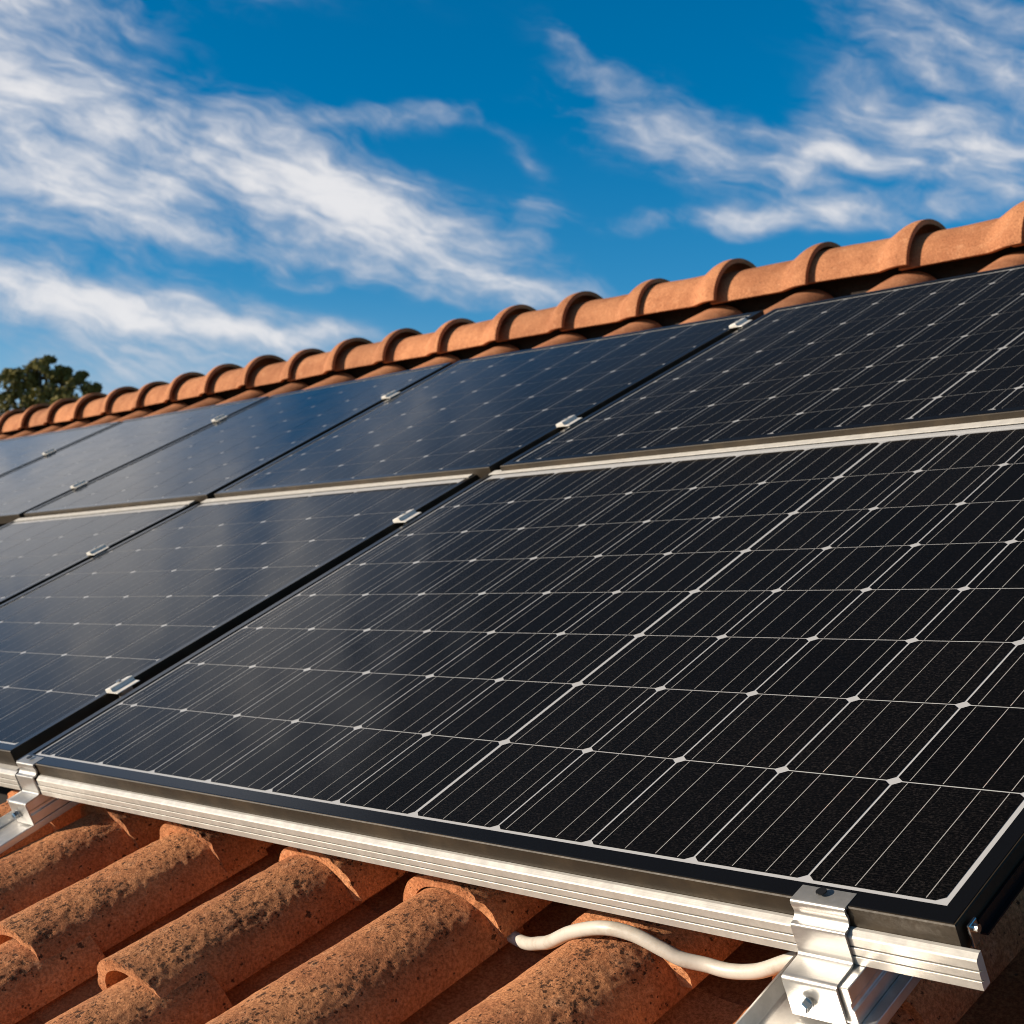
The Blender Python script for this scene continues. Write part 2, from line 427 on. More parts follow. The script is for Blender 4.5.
wl.prism([Vector((x0, y0, 0)), Vector((x0, y1, 0)), Vector((x0, y1, zt)), Vector((x0, ym, zm)), Vector((x0, y0, zt))],
         [Vector((x1, y0, 0)), Vector((x1, y1, 0)), Vector((x1, y1, zt)), Vector((x1, ym, zm)), Vector((x1, y0, zt))])
wl.build('wall', M_WALL, house)

# ------------------------------------------------------------------ barrel roof tiles
def cover_tile(name, u, v0, v1, nb0, nb1, r0, r1, h0, h1, res, seed, mat, twist=0.0, rough=1.0):
    """Curved clay tile lying convex side up from its lower end v0 to v1; base edges at nb, radius r, crest height h."""
    L = v1 - v0
    nl = max(6, int(L / res)); na = max(10, int(0.30 / res))
    mb = MB(); crest = []
    th_ = 0.017
    rnd = random.Random(seed); so = Vector((rnd.uniform(-50, 50), rnd.uniform(-50, 50), rnd.uniform(-50, 50)))
    fine = res < 0.006
    def surf(s, a, inset):
        r = lerp(r0, r1, s) - inset; h = lerp(h0, h1, s) - inset; nb = lerp(nb0, nb1, s)
        ca, sa = math.cos(a), math.sin(a)
        # slightly flattened barrel
        x = r * math.copysign(abs(ca) ** 0.9, ca); z = h * (max(sa, 0.0) ** 0.92)
        return u + x + twist * s, v0 + L * s, nb + z
    for i in range(nl + 1):
        s = i / nl
        for j in range(na + 1):
            a = math.pi * (1 - j / na)
            uu, vv, nn = surf(s, a, 0.0)
            deg = math.degrees(math.pi - a)                       # 0 = left edge .. 180 = right edge
            c = sstep(62, 98, deg) * (1 - sstep(124, 152, deg))
            q = Vector((uu * 1.0, vv * 1.0, nn))
            lo = noise.noise(q * 6 + so); c *= 0.62 + 0.6 * max(-0.6, min(0.6, lo))
            d_ = 0.0014 * noise.noise(q * 9 + so)
            if fine:
                k1 = noise.noise(q * 95 + so); k2 = abs(noise.noise(q * 180 + so)) - 0.25; k3 = noise.noise(q * 30 + so)
                d_ += rough * (0.0006 * k1 + 0.0008 * k3 + c * (0.0013 * k1 + 0.0016 * k2))
            e_ = 0.0
            if i == 0: e_ = (0.004 * noise.noise(q * 38 + so) + 0.003 * max(0.0, noise.noise(q * 95 + so))) * rough   # chipped lower edge
            mb.v.append(W(uu + d_ * -math.cos(math.pi - a) * 0.7, vv + e_, nn + d_ * max(0.2, math.sin(a))))
            crest.append(max(0.0, c))
    k = na + 1
    for i in range(nl):
        for j in range(na):
            mb.f.append((i * k + j, i * k + j + 1, (i + 1) * k + j + 1, (i + 1) * k + j))
    # underside (coarser), and the two end faces plus edges
    base_i = len(mb.v)
    for i in (0, nl):
        for j in range(na + 1):
            a = math.pi * (1 - j / na); uu, vv, nn = surf(i / nl, a, th_)
            mb.v.append(W(uu, vv + (0.002 * noise.noise(Vector((uu, vv, nn)) * 40 + so) if i == 0 else 0), max(nn, lerp(nb0, nb1, i / nl))))
            crest.append(0.0)
    for j in range(na):
        mb.f.append((base_i + j, base_i + j + 1, j + 1, j))                                     # lower end ring
        mb.f.append((nl * k + j, nl * k + j + 1, base_i + k + j + 1, base_i + k + j))           # upper end ring
        mb.f.append((base_i + k + j, base_i + k + j + 1, base_i + j + 1, base_i + j))           # underside
    left = [i * k for i in range(nl + 1)]; right = [i * k + na for i in range(nl + 1)]
    mb.f.append(tuple(left) + (base_i + k, base_i)); mb.f.append(tuple(reversed(right)) + (base_i + na, base_i + k + na))
    mb.attr['crest'] = crest
    return mb.build(name, mat, base=W(u, v0, nb0), smooth='angle')

def pan_tile(u, v0, v1, nb0, nb1, hw, dep, seed):
    """Curved clay tile lying concave side up between two rows of cover tiles."""
    mb = MB(); nl, na = 12, 18; th_ = 0.014
    so = Vector((seed * 1.7, seed * 0.9, 0))
    for lay in (0, 1):
        for i in range(nl + 1):
            s = i / nl
            for j in range(na + 1):
                x = -1 + 2 * j / na
                nn = lerp(nb0, nb1, s) + dep * (x * x) - lay * th_
                uu, vv = u + x * hw * lerp(1.0, 0.92, s), lerp(v0, v1, s)
                q = Vector((uu, vv, nn))
                e_ = 0.003 * noise.noise(q * 40 + so) if i == 0 else 0
                mb.v.append(W(uu, vv + e_, nn + 0.0015 * noise.noise(q * 14 + so)))
    k = na + 1; o2 = (nl + 1) * k
    for i in range(nl):
        for j in range(na):
            mb.f.append((i * k + j, i * k + j + 1, (i + 1) * k + j + 1, (i + 1) * k + j))
            mb.f.append((o2 + (i + 1) * k + j, o2 + (i + 1) * k + j + 1, o2 + i * k + j + 1, o2 + i * k + j))
    for j in range(na):
        mb.f.append((o2 + j, o2 + j + 1, j + 1, j)); mb.f.append((nl * k + j, nl * k + j + 1, o2 + nl * k + j + 1, o2 + nl * k + j))
    for e in (0, na):
        for i in range(nl):
            mb.f.append((i * k + e, (i + 1) * k + e, o2 + (i + 1) * k + e, o2 + i * k + e))
    return mb.build('pan_tile', M_PAN, base=W(u, v0, nb0), smooth='angle')

COLS = [-1.82, -1.52, -1.225, -0.945, -0.665, -0.342, -0.050, 0.248, 0.540, 0.835, 1.130, 1.425]
ROWS = [(-1.165, -0.184), (-1.457, -0.170), (-1.750, -0.164)]        # lower end, base of that end
COVER_LABELS = {   # (column, row): row 0 is the course under the rail, row 1 the next one down
    (2, 0): 'sliver of clay cover tile between the left bracket and the rail end above it',
    (3, 0): 'shaded clay cover tile end under the rail, just right of the left bracket',
    (4, 0): 'clay cover tile end under the rail, second one right of the left bracket',
    (5, 0): 'clay cover tile end under the rail, third one right of the left bracket',
    (6, 0): 'clay cover tile end under the rail just left of where the white cable starts',
    (7, 0): 'clay cover tile end tucked under the rail right above the hump of the white cable',
    (8, 0): 'clay cover tile under the big right clamp, its shaded side showing below the rail end',
    (2, 1): 'tiny sliver of clay cover tile at the left edge, below the left bracket',
    (3, 1): 'weathered cover tile running down to the left edge, the highest of the long ones',
    (4, 1): 'weathered cover tile whose chipped lower lip reaches the left edge of the photo',
    (5, 1): 'dark speckled cover tile showing its whole arched lower lip at bottom left',
    (6, 1): 'broad cover tile left of the white cable, running off the bottom edge',
    (7, 1): 'broad sunlit cover tile that the white cable crosses over',
    (8, 1): 'orange strip of cover tile beside the rail below the big right clamp',
    (4, 2): 'cover tile filling the bottom left corner, under the lip of the tile above',
    (5, 2): 'cover tile at the bottom edge coming out of the whole arched lip above it',
}
PAN_LABELS = {
    (4, 0): 'sliver of shaded pan tile in the channel under the rail, nearest the left bracket',
    (5, 0): 'shaded pan tile under the rail, two channels left of the white cable',
    (6, 0): 'shaded pan tile in the channel where the white cable comes out',
    (7, 0): 'shaded pan tile in the channel under the sagging part of the white cable',
    (8, 0): 'dark pan tile in the bottom right corner beyond the rail end',
    (4, 1): 'pan tile strip right of the cover tile that reaches the left edge with its lip',
    (5, 1): 'pan tile strip right of the cover tile with the whole arched lip',
    (6, 1): 'dark pan tile strip at the bottom edge, left of the cover tile under the cable',
    (7, 1): 'pan tile strip at the bottom edge, right of the cover tile under the cable',
    (4, 2): 'scrap of pan tile at the bottom edge below the bottom left cover tile',
}
OUT = 'clay roof tile of the lower courses lying just outside the picture'
COVER_SEEN = set(COVER_LABELS) | {(9, 0), (9, 1), (3, 2), (6, 2), (7, 2), (8, 2)}
PAN_SEEN = set(PAN_LABELS) | {(3, 0), (3, 1), (8, 1), (5, 2), (6, 2), (7, 2), (2, 0), (2, 1)}
for ri, (v0, nb) in enumerate(ROWS):
    for ci, uc in enumerate(COLS):
        if (ci, ri) not in COVER_SEEN: continue
        rnd = random.Random(ci * 31 + ri * 7 + 3)
        du, dv = rnd.uniform(-.006, .006), rnd.uniform(-.006, .006) - (0.04 if ri == 1 and ci >= 6 else 0)
        near = (uc > -1.3)
        o = cover_tile('cover_tile', uc + du + (0.024 if ri == 0 else 0.0), v0 + dv, v0 + dv + 0.37, nb, nb - 0.030, 0.091, 0.079, 0.076, 0.069,
                       0.0023 if near else 0.009, ci * 13 + ri * 101, M_TILE, twist=0.022 + rnd.uniform(-.012, .012))
        tag(o, COVER_LABELS.get((ci, ri), OUT), 'roof tile', 'clay cover tiles below the panels' if (ci, ri) in COVER_LABELS else 'clay tiles outside the picture')
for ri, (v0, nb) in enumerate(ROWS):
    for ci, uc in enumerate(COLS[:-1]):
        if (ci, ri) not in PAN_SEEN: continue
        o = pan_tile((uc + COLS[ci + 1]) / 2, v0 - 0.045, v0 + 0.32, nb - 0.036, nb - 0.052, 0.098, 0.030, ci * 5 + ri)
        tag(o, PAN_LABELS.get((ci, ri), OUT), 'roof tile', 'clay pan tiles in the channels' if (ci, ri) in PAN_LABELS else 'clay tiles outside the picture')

# ------------------------------------------------------------------ top course and ridge caps
NR = 21
ORD = ['', 'first', 'second', 'third', 'fourth', 'fifth', 'sixth', 'seventh', 'eighth', 'ninth', 'tenth', 'eleventh', 'twelfth', 'thirteenth', 'fourteenth',
       'fifteenth', 'sixteenth', 'seventeenth', 'eighteenth', 'nineteenth', 'twentieth']
for i in range(1, NR):
    u = -0.547 - 0.358 * (i - 1)
    rnd = random.Random(i * 3)
    o = cover_tile('cover_tile', u + rnd.uniform(-.006, .006), 1.31 + RIDGE_SL * (u + 1), deck_v(u) - 0.01, -0.178, -0.184, 0.118, 0.110, 0.104, 0.100, 0.012,
                   500 + i * 3, M_RIDGE, rough=0.4)
    tag(o, 'rounded clay tile end tucked under the ridge caps, %s from the right' % ORD[i], 'roof tile', 'clay tile ends under the ridge')

def ridge_tile(u_right):
    """Half-round cap with a flared collar at its right end that laps over the next cap."""
    L = 0.405; nl, na = 40, 32; th_ = 0.015
    mb = MB(); rnd = random.Random(int(u_right * 1000)); so = Vector((rnd.uniform(-9, 9), 0, 3))
    jr = rnd.uniform(-.005, .005); jz = rnd.uniform(-.006, .006); jt = rnd.uniform(-.022, .022); jp = rnd.uniform(-.015, .015)
    def ax(s):
        u = u_right - L * (1 - s)
        return W(u, RIDGE_V0 + RIDGE_SL * (u + 1), RIDGE_N) + Vector((0, jt * (s - 0.5) * L, jz + jp * (s - 0.5) * L))
    def rad(s):
        return 0.121 + jr + 0.036 * math.sin(max(0.0, min(1.0, (s - 0.70) / 0.25)) * math.pi / 2) ** 1.3
    for lay in (0, 1):
        for i in range(nl + 1):
            s = i / nl; c = ax(s)
            for j in range(na + 1):
                a = math.pi * (1 - j / na)
                r = rad(s) - lay * th_
                y, z = -r * math.cos(math.pi - a) , r * math.sin(a) * 1.0
                q = c + Vector((0, y, z))
                q += Vector((0, y, z)).normalized() * (0.0022 * noise.noise(q * 9 + so))
                mb.v.append(q)
    k = na + 1; o2 = (nl + 1) * k
    for i in range(nl):
        for j in range(na):
            mb.f.append((i * k + j, i * k + j + 1, (i + 1) * k + j + 1, (i + 1) * k + j))
            mb.f.append((o2 + (i + 1) * k + j, o2 + (i + 1) * k + j + 1, o2 + i * k + j + 1, o2 + i * k + j))
    for j in range(na):
        mb.f.append((o2 + j, o2 + j + 1, j + 1, j)); mb.f.append((nl * k + j, nl * k + j + 1, o2 + nl * k + j + 1, o2 + nl * k + j))
    for e in (0, na):
        for i in range(nl):
            mb.f.append((i * k + e, (i + 1) * k + e, o2 + (i + 1) * k + e, o2 + i * k + e))
    return mb.build('ridge_tile', M_RIDGE, base=ax(0.5), smooth='angle', bevel=0)

for i in range(NR):
    o = ridge_tile(-0.49 - 0.358 * (i - 1))
    tag(o, ('%s full clay ridge cap from the right along the crest of the roof' % ORD[i]) if i else 'sliver of clay ridge cap at the very right edge of the photo', 'ridge tile', 'clay ridge caps')

# ------------------------------------------------------------------ solar panels
TH = 0.030
def solar_panel(ul, ur, ll, lr, N, cols, rows, label, bars, thick=None, border=0.020, edge=0.006, lip_b=0.0, white_top=False, gapw=0.0034, fracs=(.11, .37, .67, .88)):
    """Corners (u,v) of the frame's outer edge; cols / rows = cell boundaries as fractions across / down the panel."""
    P = lambda s, t, n: W(*[lerp(lerp(ul[k], ur[k], s), lerp(ll[k], lr[k], s), t) for k in (0, 1)], N + n)
    wid = math.dist(ll, lr); hei = math.dist(ul, ll)
    cols, rows = list(cols), list(rows)
    cols[0], cols[-1] = (border + edge) / wid, 1 - (border + edge) / wid
    rows[0], rows[-1] = (border + (0.024 if white_top else edge)) / hei, 1 - (border + edge + lip_b) / hei
    root = thing('solar_panel', P(0.5, 1.0, -TH), label, 'solar panel', 'black framed solar panels')
    # frame
    fr = MB()
    def ring(ins, n):
        a, b = ins / wid, ins / hei
        c = 1 - (ins + (lip_b if ins > 0.012 else 0.0)) / hei
        return [P(a, b, n), P(1 - a, b, n), P(1 - a, c, n), P(a, c, n)]
    prof = [(0.004, -TH), (0.0, -TH), (0.0, -0.0016), (0.0011, -0.0004), (0.0022, -0.0004), (0.0022, -0.0055), (border, -0.0055), (border, -TH)]
    lipp = [(0.0024, -0.0050), (0.0024, -0.0004), (0.0030, 0.0), (border - 0.0006, 0.0), (border, -0.0006), (border, -0.0050)]
    rings = [ring(*p) for p in prof]
    for r0, r1 in zip(rings, rings[1:] + rings[:1]):
        for k in range(4):
            fr.quad(r0[k], r0[(k + 1) % 4], r1[(k + 1) % 4], r1[k])
    frame = fr.build('frame', M_FRAME, root)
    gb = MB()
    for (i0, n0), (i1, n1) in zip(lipp, lipp[1:]):
        r0, r1 = ring(i0, n0), ring(i1, n1)
        for k in range(4): gb.quad(r0[k], r0[(k + 1) % 4], r1[(k + 1) % 4], r1[k])
    gb.build('glass_border', M_EDGE, root)
    # backsheet
    a, b = (border - 0.0004) / wid, (border - 0.0004) / hei
    bk = MB()
    bl = 1 - b - lip_b / hei
    bk.prism([P(a, b, -0.009), P(1 - a, b, -0.009), P(1 - a, bl, -0.009), P(a, bl, -0.009)],
             [P(a, b, -0.0028), P(1 - a, b, -0.0028), P(1 - a, bl, -0.0028), P(a, bl, -0.0028)])
    bk.build('backsheet', M_BACK, root)
    # cells with clipped corners, busbars
    ce = MB(); bu = MB(); tone = []; rc = random.Random(hash(label) % 997 if False else len(label))
    for ci in range(len(cols) - 1):
        for rj in range(len(rows) - 1):
            s0, s1, t0, t1 = cols[ci], cols[ci + 1], rows[rj], rows[rj + 1]
            gl = (thick[1] if thick and ci == thick[0] else gapw) / 2 / wid
            gr = (thick[1] if thick and ci + 1 == thick[0] else gapw) / 2 / wid
            gt = 0.0008 / hei
            half0 = ci == 0 and (s1 - s0) * wid < 0.12
            s0 += gl; s1 -= gr; t0 += gt; t1 -= gt
            cs, ct = 0.0078 / wid, 0.0062 / hei
            n = -0.0024
            pts = [(s0, t0 + ct), (s0 + cs, t0), (s1 - cs, t0), (s1, t0 + ct), (s1, t1 - ct), (s1 - cs, t1), (s0 + cs, t1), (s0, t1 - ct)]
            ce.add([P(s, t, n) for s, t in pts], [tuple(range(8))])
            tone += [rc.uniform(0.0, 1.0)] * 8
            hw = bars / 2 / wid
            for fq in (fracs if not half0 else (.35, .8)):
                s = lerp(s0, s1, fq); e0, e1 = t0 + 0.0015 / hei, t1 - 0.0015 / hei
                bu.quad(P(s - hw, e0, -0.0021), P(s + hw, e0, -0.0021), P(s + hw, e1, -0.0021), P(s - hw, e1, -0.0021))
    ce.attr['cell_tone'] = tone
    ce.build('solar_cells', M_CELL, root)
    bu.build('busbars', M_BUS, root)
    if white_top:
        st = MB()
        t_in = 0.025 / hei; e = 0.014 / wid
        t_o = 0.0035 / hei
        st.prism([P(e, t_o, 0.0004), P(1 - e, t_o, 0.0004), P(1 - e, t_in, 0.0004), P(e, t_in, 0.0004)],
                 [P(e, t_o, 0.0024), P(1 - e, t_o, 0.0024), P(1 - e, t_in, 0.0016), P(e, t_in, 0.0016)])
        st.build('edge_strip', M_STRIP, root)
    return root

def fr_(lst, a, b): return [(x - a) / (b - a) for x in lst]
CS = 0.16
# lower row, front panel
uL, uR = -1.052, 0.748; vT, vB = 0.052, -1.2110
main_c = [-1.000] + [CS * c for c in (-6.0, -4.951, -3.929, -2.923, -1.944, -0.979, 0.0, 0.928, 1.843, 2.74, 3.604)] + [0.7185]
main_r = [-0.14797 * r for r in (0, .998, 1.982, 2.938, 3.882, 4.823, 5.783, 6.818)] + [-1.1795]
front = solar_panel((-1.046, vT), (uR, vT + .012), (-1.024, vB), (uR, vB), 0.0, fr_(main_c, -1.037, uR), fr_(main_r, vT, vB),
    'large near solar panel filling the lower right, with silver clamps at both front corners', 0.00095, thick=(7, 0.0062), white_top=True, lip_b=0.0040, gapw=0.0031)
side = MB()
side.box(0.7487, 0.7560, vB + 0.03, vT, -0.0295, -0.0275)
side.box(0.7487, 0.7510, vB + 0.03, vT, -0.0275, -0.0150)
side.build('side_flange', M_FLANGE, front)
# lower row, second and third
L1r = [-0.015, -0.155, -0.296, -0.435, -0.574, -0.711, -0.850, -0.990, -1.135]
L1c = [-2.255, -2.092, -1.891, -1.696, -1.502, -1.310, -1.122]
solar_panel((-2.255, .046), (-1.084, .050), (-2.275, -1.190), (-1.088, -1.190), 0.0, fr_(L1c, -2.27, -1.086), fr_(L1r, .05, -1.19),
    'middle panel of the lower row, cut by the left edge of the photo', 0.0006, white_top=True)
L2c = [-3.36, -3.19, -2.990, -2.777, -2.560, -2.350, -2.325]
solar_panel((-3.45, .035), (-2.290, .046), (-3.45, -1.190), (-2.310, -1.190), 0.0, fr_(L2c, -3.45, -2.30), fr_(L1r, .05, -1.19),
    'lower row panel at the far left edge, only its upper corner showing', 0.0005, white_top=True)
# upper row (its rails are a little higher)
UN = 0.015
U0r = [1.085, 0.984, 0.838, 0.700, 0.566, 0.440, 0.310, 0.179, 0.068]
U0c = [-0.958, -0.885, -0.734, -0.584, -0.424, -0.270, -0.121, 0.024, 0.178, 0.333, 0.488, 0.643, 0.72]
solar_panel((-0.945, 1.114), (0.748, 1.118), (-1.000, .040), (0.748, .064), UN, fr_(U0c, -0.98, 0.748), fr_(U0r, 1.112, .048),
    'right-hand panel of the upper row, running out of the frame at right', 0.0006, thick=(7, 0.0052), white_top=False, gapw=0.0030)
U1r = [1.100, 1.013, 0.875, 0.741, 0.598, 0.458, 0.322, 0.181, 0.068]
U1c = [-2.18, -2.145, -1.965, -1.780, -1.590, -1.405, -1.222, -1.045]
solar_panel((-2.295, 1.180), (-0.985, 1.118), (-2.197, .045), (-1.036, .040), UN, fr_(U1c, -2.245, -1.010), fr_(U1r, 1.15, .042),
    'second panel from the right in the upper row, above the long diagonal gap', 0.0004, gapw=0.0033)
U2c = [-3.365, -3.155, -2.955, -2.758, -2.558, -2.362, -2.275]
solar_panel((-3.380, 1.165), (-2.335, 1.182), (-3.400, .040), (-2.237, .045), UN, fr_(U2c, -3.39, -2.285), fr_(U1r, 1.16, .042),
    'pale reflecting panel in the upper row, third from the right', 0.0003, gapw=0.0026)
U3c = [-4.60, -4.42, -4.22, -4.02, -3.82, -3.62, -3.455]
solar_panel((-4.620, 1.205), (-3.420, 1.170), (-4.660, .040), (-3.440, .040), UN, fr_(U3c, -4.64, -3.43), fr_(U1r, 1.17, .042),
    'fourth panel from the right in the upper row, grey with sky glare', 0.0003, gapw=0.0026)
U4c = [-6.2, -6.0, -5.8, -5.6, -5.4, -5.2, -5.0, -4.8, -4.69]
solar_panel((-6.25, 1.285), (-4.660, 1.205), (-6.25, .040), (-4.700, .040), UN, fr_(U4c, -6.25, -4.665), fr_(U1r, 1.24, .042),
    'farthest panel of the upper row, a wedge at the left edge under the ridge', 0.0003, gapw=0.0026)

# ------------------------------------------------------------------ rails
def front_rail(u0, u1, label):
    root = thing('mounting_rail', W(u0, -1.215, -0.05), label, 'rail', 'aluminium rails along the panel edge')
    prof = [(-1.2114, -0.0206), (-1.2150, -0.0206), (-1.2205, -0.0236), (-1.2215, -0.0252),
            (-1.2215, -0.0336), (-1.2172, -0.0356), (-1.2172, -0.0371), (-1.2218, -0.0350),
            (-1.2222, -0.0356), (-1.2222, -0.0428), (-1.2178, -0.0448), (-1.2178, -0.0463), (-1.2224, -0.0442),
            (-1.2228, -0.0448), (-1.2228, -0.0528), (-1.2114, -0.0528)]
    mb = MB()
    mb.prism([W(u0, v, n) for v, n in prof], [W(u1, v, n) for v, n in prof])
    mb.box(u0 + 0.004, u1 - 0.045, -1.2113, -1.172, -0.0526, -0.0312)
    mb.build('rail_body', M_ALU, root)
    return root
front_rail(-0.948, 0.766, 'long grooved aluminium rail under the near panel\'s front edge')
front_rail(-2.27, -1.030, 'short visible end of aluminium rail left of the left corner clamp')

def slope_rail(u0, u1, label, ve=-1.2545, w0=0.038, w1=0.012):
    root = thing('slope_rail', W((u0 + u1) / 2, ve, -0.104), label, 'rail', 'aluminium rails running down the slope')
    # box rail that ends under the clamp foot
    mb = MB(); nt, nb = -0.0535, -0.0925
    prof = [(u0, nt), (u1, nt), (u1, nt - 0.015), (u1 - 0.002, nt - 0.017), (u1 - 0.002, nt - 0.022), (u1, nt - 0.024), (u1, nb), (u0, nb)]
    mb.prism([W(u, ve, n) for u, n in prof], [W(u, -1.05, n) for u, n in prof])
    mb.build('box_rail', M_ALU2, root, bevel=0.0008)
    # shallow base channel that carries on down the tiles
    nt, nb = -0.0845, -0.1045; a0, a1 = u0 - w0, u1 + w1
    prof = [(a0, nt), (a0 + 0.003, nt), (a0 + 0.009, nt - 0.0130), (u1 - 0.004, nt - 0.0130), (u1 - 0.003, -0.0930), (a1 - 0.001, -0.0930), (a1, -0.094), (a1, nb), (a0, nb)]
    mb = MB(); mb.prism([W(u, -1.62, n) for u, n in prof], [W(u, -1.05, n) for u, n in prof])
    mb.build('base_channel', M_ALU2, root, bevel=0.0006)
    return root
slope_rail(0.584, 0.652, 'aluminium rail under the bolted right corner clamp')
slope_rail(-1.030, -0.958, 'aluminium rail under the left corner clamp', ve=-1.2515, w0=0.028, w1=0.0)

# ------------------------------------------------------------------ corner clamps
def ribbon(mb, prof, u0, u1, th_, skew=0.0):
    """Bent sheet strip: open (v, n) profile given thickness, extruded along u."""
    pts = [Vector((a, b)) for a, b in prof]; off = []
    for i, p in enumerate(pts):
        d0 = (pts[i] - pts[i - 1]).normalized() if i else None
        d1 = (pts[i + 1] - pts[i]).normalized() if i < len(pts) - 1 else None
        dd = ((d0 or d1) + (d1 or d0)).normalized(); nrm = Vector((dd.y, -dd.x))
        c = max(0.5, dd.dot(d1 or d0)); off.append(p + nrm * (th_ / c))
    n = len(pts); o = len(mb.v)
    us = [u0, u1]
    for uu, sk in zip(us, (0, skew)):
        mb.v += [W(uu, p.x, p.y) for p in pts] + [W(uu, p.x, p.y) for p in off]
    N2 = 2 * n
    for i in range(n - 1):
        mb.f.append((o + i, o + i + 1, o + N2 + i + 1, o + N2 + i))
        mb.f.append((o + n + i, o + N2 + n + i, o + N2 + n + i + 1, o + n + i + 1))
        for b in (0, N2):
            q = (o + b + i, o + b + n + i, o + b + n + i + 1, o + b + i + 1); mb.f.append(q)
    for i in (0, n - 1):
        mb.f.append((o + i, o + N2 + i, o + N2 + n + i, o + n + i))

def arc(p0, p1, p2, k=5):
    """Quadratic fillet through the corner p1."""
    return [((1 - t) ** 2 * p0[0] + 2 * t * (1 - t) * p1[0] + t * t * p2[0], (1 - t) ** 2 * p0[1] + 2 * t * (1 - t) * p1[1] + t * t * p2[1]) for t in [i / k for i in range(k + 1)]]

def hexbolt(mb, c, axis, r, h, ref):
    axis = axis.normalized(); a = axis.cross(ref).normalized(); b = axis.cross(a)
    ring = lambda rr, z: [c + axis * z + (a * math.cos(R(60 * k + 10)) + b * math.sin(R(60 * k + 10))) * rr for k in range(6)]
    mb.prism(ring(r, 0), ring(r, h * 0.8)); mb.prism(ring(r * 0.99, h * 0.8), ring(r * 0.78, h))

def corner_clamp(u0, u1, label, foot=0.034):
    root = thing('corner_clamp', W((u0 + u1) / 2, -1.25, -0.09), label, 'clamp', 'aluminium corner clamps')
    prof = [(-1.1920, 0.0006), (-1.2110, 0.0006)] + arc((-1.2125, 0.0005), (-1.2158, 0.0005), (-1.2158, -0.003))
    prof += arc((-1.2158, -0.0040), (-1.2158, -0.0070), (-1.2146, -0.0090), 3) + arc((-1.2144, -0.0120), (-1.2144, -0.0155), (-1.2190, -0.0186), 4)
    prof += arc((-1.2235, -0.0188), (-1.2252, -0.0190), (-1.2253, -0.0225), 4)
    prof += [(-1.2253, -0.0350)] + arc((-1.2253, -0.0440), (-1.2253, -0.0500), (-1.2300, -0.0505), 5)
    e = -1.2246 - foot
    prof += arc((e + 0.006, -0.0512), (e, -0.0515), (e, -0.0570), 6) + [(e - 0.0005, -0.0925)]
    mb = MB(); ribbon(mb, prof, u0, u1, -0.0026)
    mb.build('bracket', M_CLAMP, root, smooth='angle', bevel=0.0)
    um = u0 + (u1 - u0) * 0.40
    bt = MB()
    # hex-headed set bolt with a slotted socket in the foot plate
    c = W(um, e - 0.0032, -0.0725)
    dn = W(0, -1, 0) - W(0, 0, 0)
    bt.tube([c, c + dn * 0.0014], 0.0078, 20)
    hexbolt(bt, c + dn * 0.0014, dn, 0.0066, 0.0075, W(0, 0, 1) - W(0, 0, 0))
    bt.build('bolt', M_ZINC, root)
    sc_ = MB()
    c2 = W(um + 0.004, -1.2015, 0.0036); up_ = W(0, 0, 1) - W(0, 0, 0)
    sc_.tube([c2, c2 + up_ * 0.0014], 0.0052, 16)
    sc_.build('socket_screw', M_DARK, root)
    return root
M_DARK = principled('blackened_steel', (0.03, 0.03, 0.033), 0.35, 0.6)[0]
corner_clamp(0.584, 0.642, 'big silver corner clamp with hex bolt at lower right')
corner_clamp(-1.014, -0.952, 'small silver corner clamp at the near panel\'s left front corner', 0.031)

# ------------------------------------------------------------------ mid clamps bridging the gaps
def mid_clamp(u, v, N, wl_, wr_, label, lean=0.0):
    root = thing('mid_clamp', W(u, v, N), label, 'clamp', 'silver mid clamps on the panel gaps')
    L = 0.050
    def sec(vv):
        sh = lean * (vv - v)
        top = [(-wl_, 0.0008), (-wl_, 0.0072), (-wl_ + .001, 0.0086), (-0.003, 0.0118), (0.000, 0.0108), (0.003, 0.0046), (0.006, 0.0032), (wr_, 0.0026), (wr_, 0.0008)]
        return [W(u + sh + x, vv, N + n) for x, n in top]
    mb = MB(); mb.prism(sec(v - L / 2), sec(v + L / 2))
    mb.build('bridge', M_MID, root, bevel=0.0007)
    st = MB(); st.box(u - 0.008, u + 0.008, v - 0.012, v + 0.012, N - 0.028, N + 0.0006); st.build('stem', M_ALU2, root)
    b = MB(); c = W(u - 0.010, v, N + 0.0104); up_ = W(0, 0, 1) - W(0, 0, 0)
    hexbolt(b, c, up_, 0.0055, 0.004, Vector((1, 0, 0))); b.build('bolt', M_ZINC, root)
    return root
mid_clamp(-1.066, -0.959, 0.0, .023, .020, 'lowest clamp on the gap left of the near panel')
mid_clamp(-1.064, -0.205, 0.0, .023, .020, 'silver clamp on the near panel\'s left gap, just below the upper row')
mid_clamp(-2.292, -0.301, 0.0, .023, .020, 'clamp on the lower row gap near the left edge of the photo')
mid_clamp(-1.005, 0.300, UN, .023, .020, 'upper row clamp on the right gap, nearest the pale strip')
mid_clamp(-0.974, 0.995, UN, .023, .020, 'clamp on the right gap close under the ridge tiles')
mid_clamp(-2.282, 0.843, UN, .023, .020, 'lone clamp high on the middle gap of the upper row')
mid_clamp(-3.424, 0.284, UN, .023, .020, 'lower of two tiny clamps on the third upper row gap')
mid_clamp(-3.412, 0.919, UN, .023, .020, 'upper of two tiny clamps on the third upper row gap')
mid_clamp(-4.668, 0.830, UN, .023, .020, 'farthest tiny clamp, on the leftmost upper row gap')

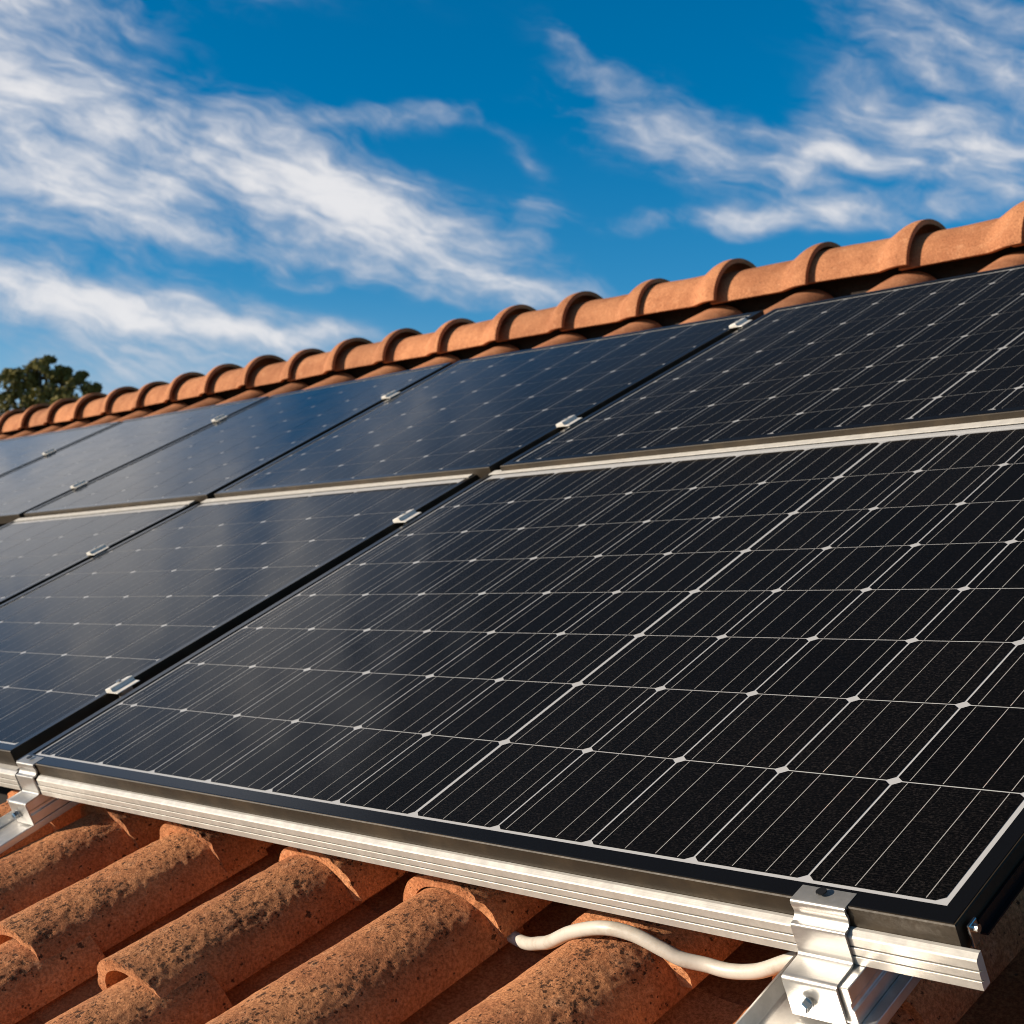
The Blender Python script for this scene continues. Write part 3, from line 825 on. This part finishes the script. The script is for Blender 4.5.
# end stop at the near panel's right front corner
es = thing('end_stop', W(0.757, -1.19, -0.03), 'small worn metal end stop at the near panel\'s right front corner', 'clamp')
mb = MB(); mb.box(0.7515, 0.7545, -1.202, -1.188, -0.028, -0.006); mb.build('stop_plate', M_ZINC, es, bevel=0.001)
mb = MB(); mb.tube([W(0.7545, -1.195, -0.012), W(0.7590, -1.195, -0.012)], 0.0038, 12); mb.build('bolt', M_ZINC, es)

# ------------------------------------------------------------------ white conduit
PTS = [(0.020, -1.136, -0.192), (0.085, -1.152, -0.192), (0.136, -1.166, -0.173), (0.182, -1.184, -0.148), (0.228, -1.188, -0.124), (0.284, -1.190, -0.106), (0.322, -1.185, -0.110),
       (0.358, -1.182, -0.125), (0.377, -1.179, -0.135), (0.402, -1.171, -0.143), (0.432, -1.170, -0.145), (0.469, -1.170, -0.137), (0.503, -1.168, -0.122), (0.528, -1.163, -0.112), (0.560, -1.140, -0.1125), (0.60, -1.10, -0.116)]
def catmull(P, k=8):
    o = []
    for i in range(len(P) - 1):
        p = [Vector(P[max(0, min(len(P) - 1, i + d))]) for d in (-1, 0, 1, 2)]
        for j in range(k):
            t = j / k
            o.append(0.5 * ((2 * p[1]) + (p[2] - p[0]) * t + (2 * p[0] - 5 * p[1] + 4 * p[2] - p[3]) * t * t + (3 * p[1] - p[0] - 3 * p[2] + p[3]) * t ** 3))
    o.append(Vector(P[-1])); return o
mb = MB(); mb.tube([W(*p) for p in catmull(PTS)], 0.0080, 20)
tag(mb.build('cable_conduit', M_CABLE, base=W(0.30, -1.18, -0.11), smooth=True), 'white plastic cable conduit snaking over the clay tiles to the right clamp', 'cable')

# ------------------------------------------------------------------ tree beyond the ridge
def make_tree(loc, label):
    rnd = random.Random(11)
    root = thing('tree', loc, label, 'tree')
    L = Vector(loc); EYE = cam.location.z
    tr = MB()
    tr.tube([L + Vector((0, 0, -0.1)), L + Vector((0.1, 0, 2.5)), L + Vector((-0.1, 0.1, 5.5)), L + Vector((0.1, 0.1, 8.0)), L + Vector((0, 0, 10))], [0.42, 0.33, 0.27, 0.19, 0.08], 12)
    lobes = []
    # crown lobes: metres right of the trunk / above the eye line / radius
    for x, z, r in ((0.0, 6.62, .40), (0.38, 6.48, .36), (-0.40, 6.38, .45), (0.85, 6.22, .36), (1.28, 6.08, .30), (1.45, 5.85, .22), (0.2, 6.85, .20), (-0.75, 6.5, .25), (1.05, 6.45, .18), (0.62, 6.55, .2), (-0.9, 6.15, .50), (-1.4, 5.95, .5), (0.55, 5.85, .5), (1.2, 5.65, .32),
                    (0.0, 5.9, .6), (-0.6, 5.6, .6), (-1.7, 5.4, .6), (0.9, 5.3, .45)):
        lobes.append((L + rt * (x * 1.08) + Vector((0, 0, EYE + z - 0.18)), r))
    for k in range(22):
        a = rnd.uniform(0, 2 * math.pi); z = rnd.uniform(2.0, 5.0); rad = rnd.uniform(0.4, 2.3)
        lobes.append((L + Vector((rad * math.cos(a), rad * math.sin(a), EYE + z)), rnd.uniform(0.5, 0.9)))
    for c, r in lobes[:20]:
        s = L + Vector((0, 0, c.z - 2.2 - rnd.uniform(0, 1)))
        tr.tube([s, s.lerp(c, 0.5) + Vector((0, 0, 0.25)), c], [0.11, 0.07, 0.02], 6)
    tr.build('trunk', M_BARK, root, smooth=True)
    cr = MB(); tone = []
    for c, r in lobes:
        lt = rnd.uniform(0, 1)
        for _ in range(int(2000 * r)):
            d = Vector((rnd.gauss(0, 1), rnd.gauss(0, 1), rnd.gauss(0, 1))).normalized() * r * rnd.uniform(0.25, 1.0) ** 0.5
            d.z *= 0.75; p = c + d
            if noise.noise(p * 2.6) < -0.15: continue
            a = Vector((rnd.gauss(0, 1), rnd.gauss(0, 1), rnd.gauss(0, 1))).normalized(); b = a.orthogonal().normalized()
            s = rnd.uniform(0.035, 0.085)
            cr.add([p - a * s, p + b * s * 0.5, p + a * s, p - b * s * 0.5], [(0, 1, 2, 3)])
            tv = max(0, min(1, 0.5 * lt + rnd.uniform(0, 0.5))); tone += [tv] * 4
    cr.attr['leaf_tone'] = tone
    cr.build('crown', M_LEAF, root, normals=False)
    return root
def along(azd, dist): return Vector((cam.location.x + math.cos(R(azd)) * dist, cam.location.y + math.sin(R(azd)) * dist, 0))
make_tree(along(154.55, 42.0), 'dark green broadleaf tree rising behind the ridge at the left')
for o in bpy.data.objects:
    if '_base' in o: del o['_base']
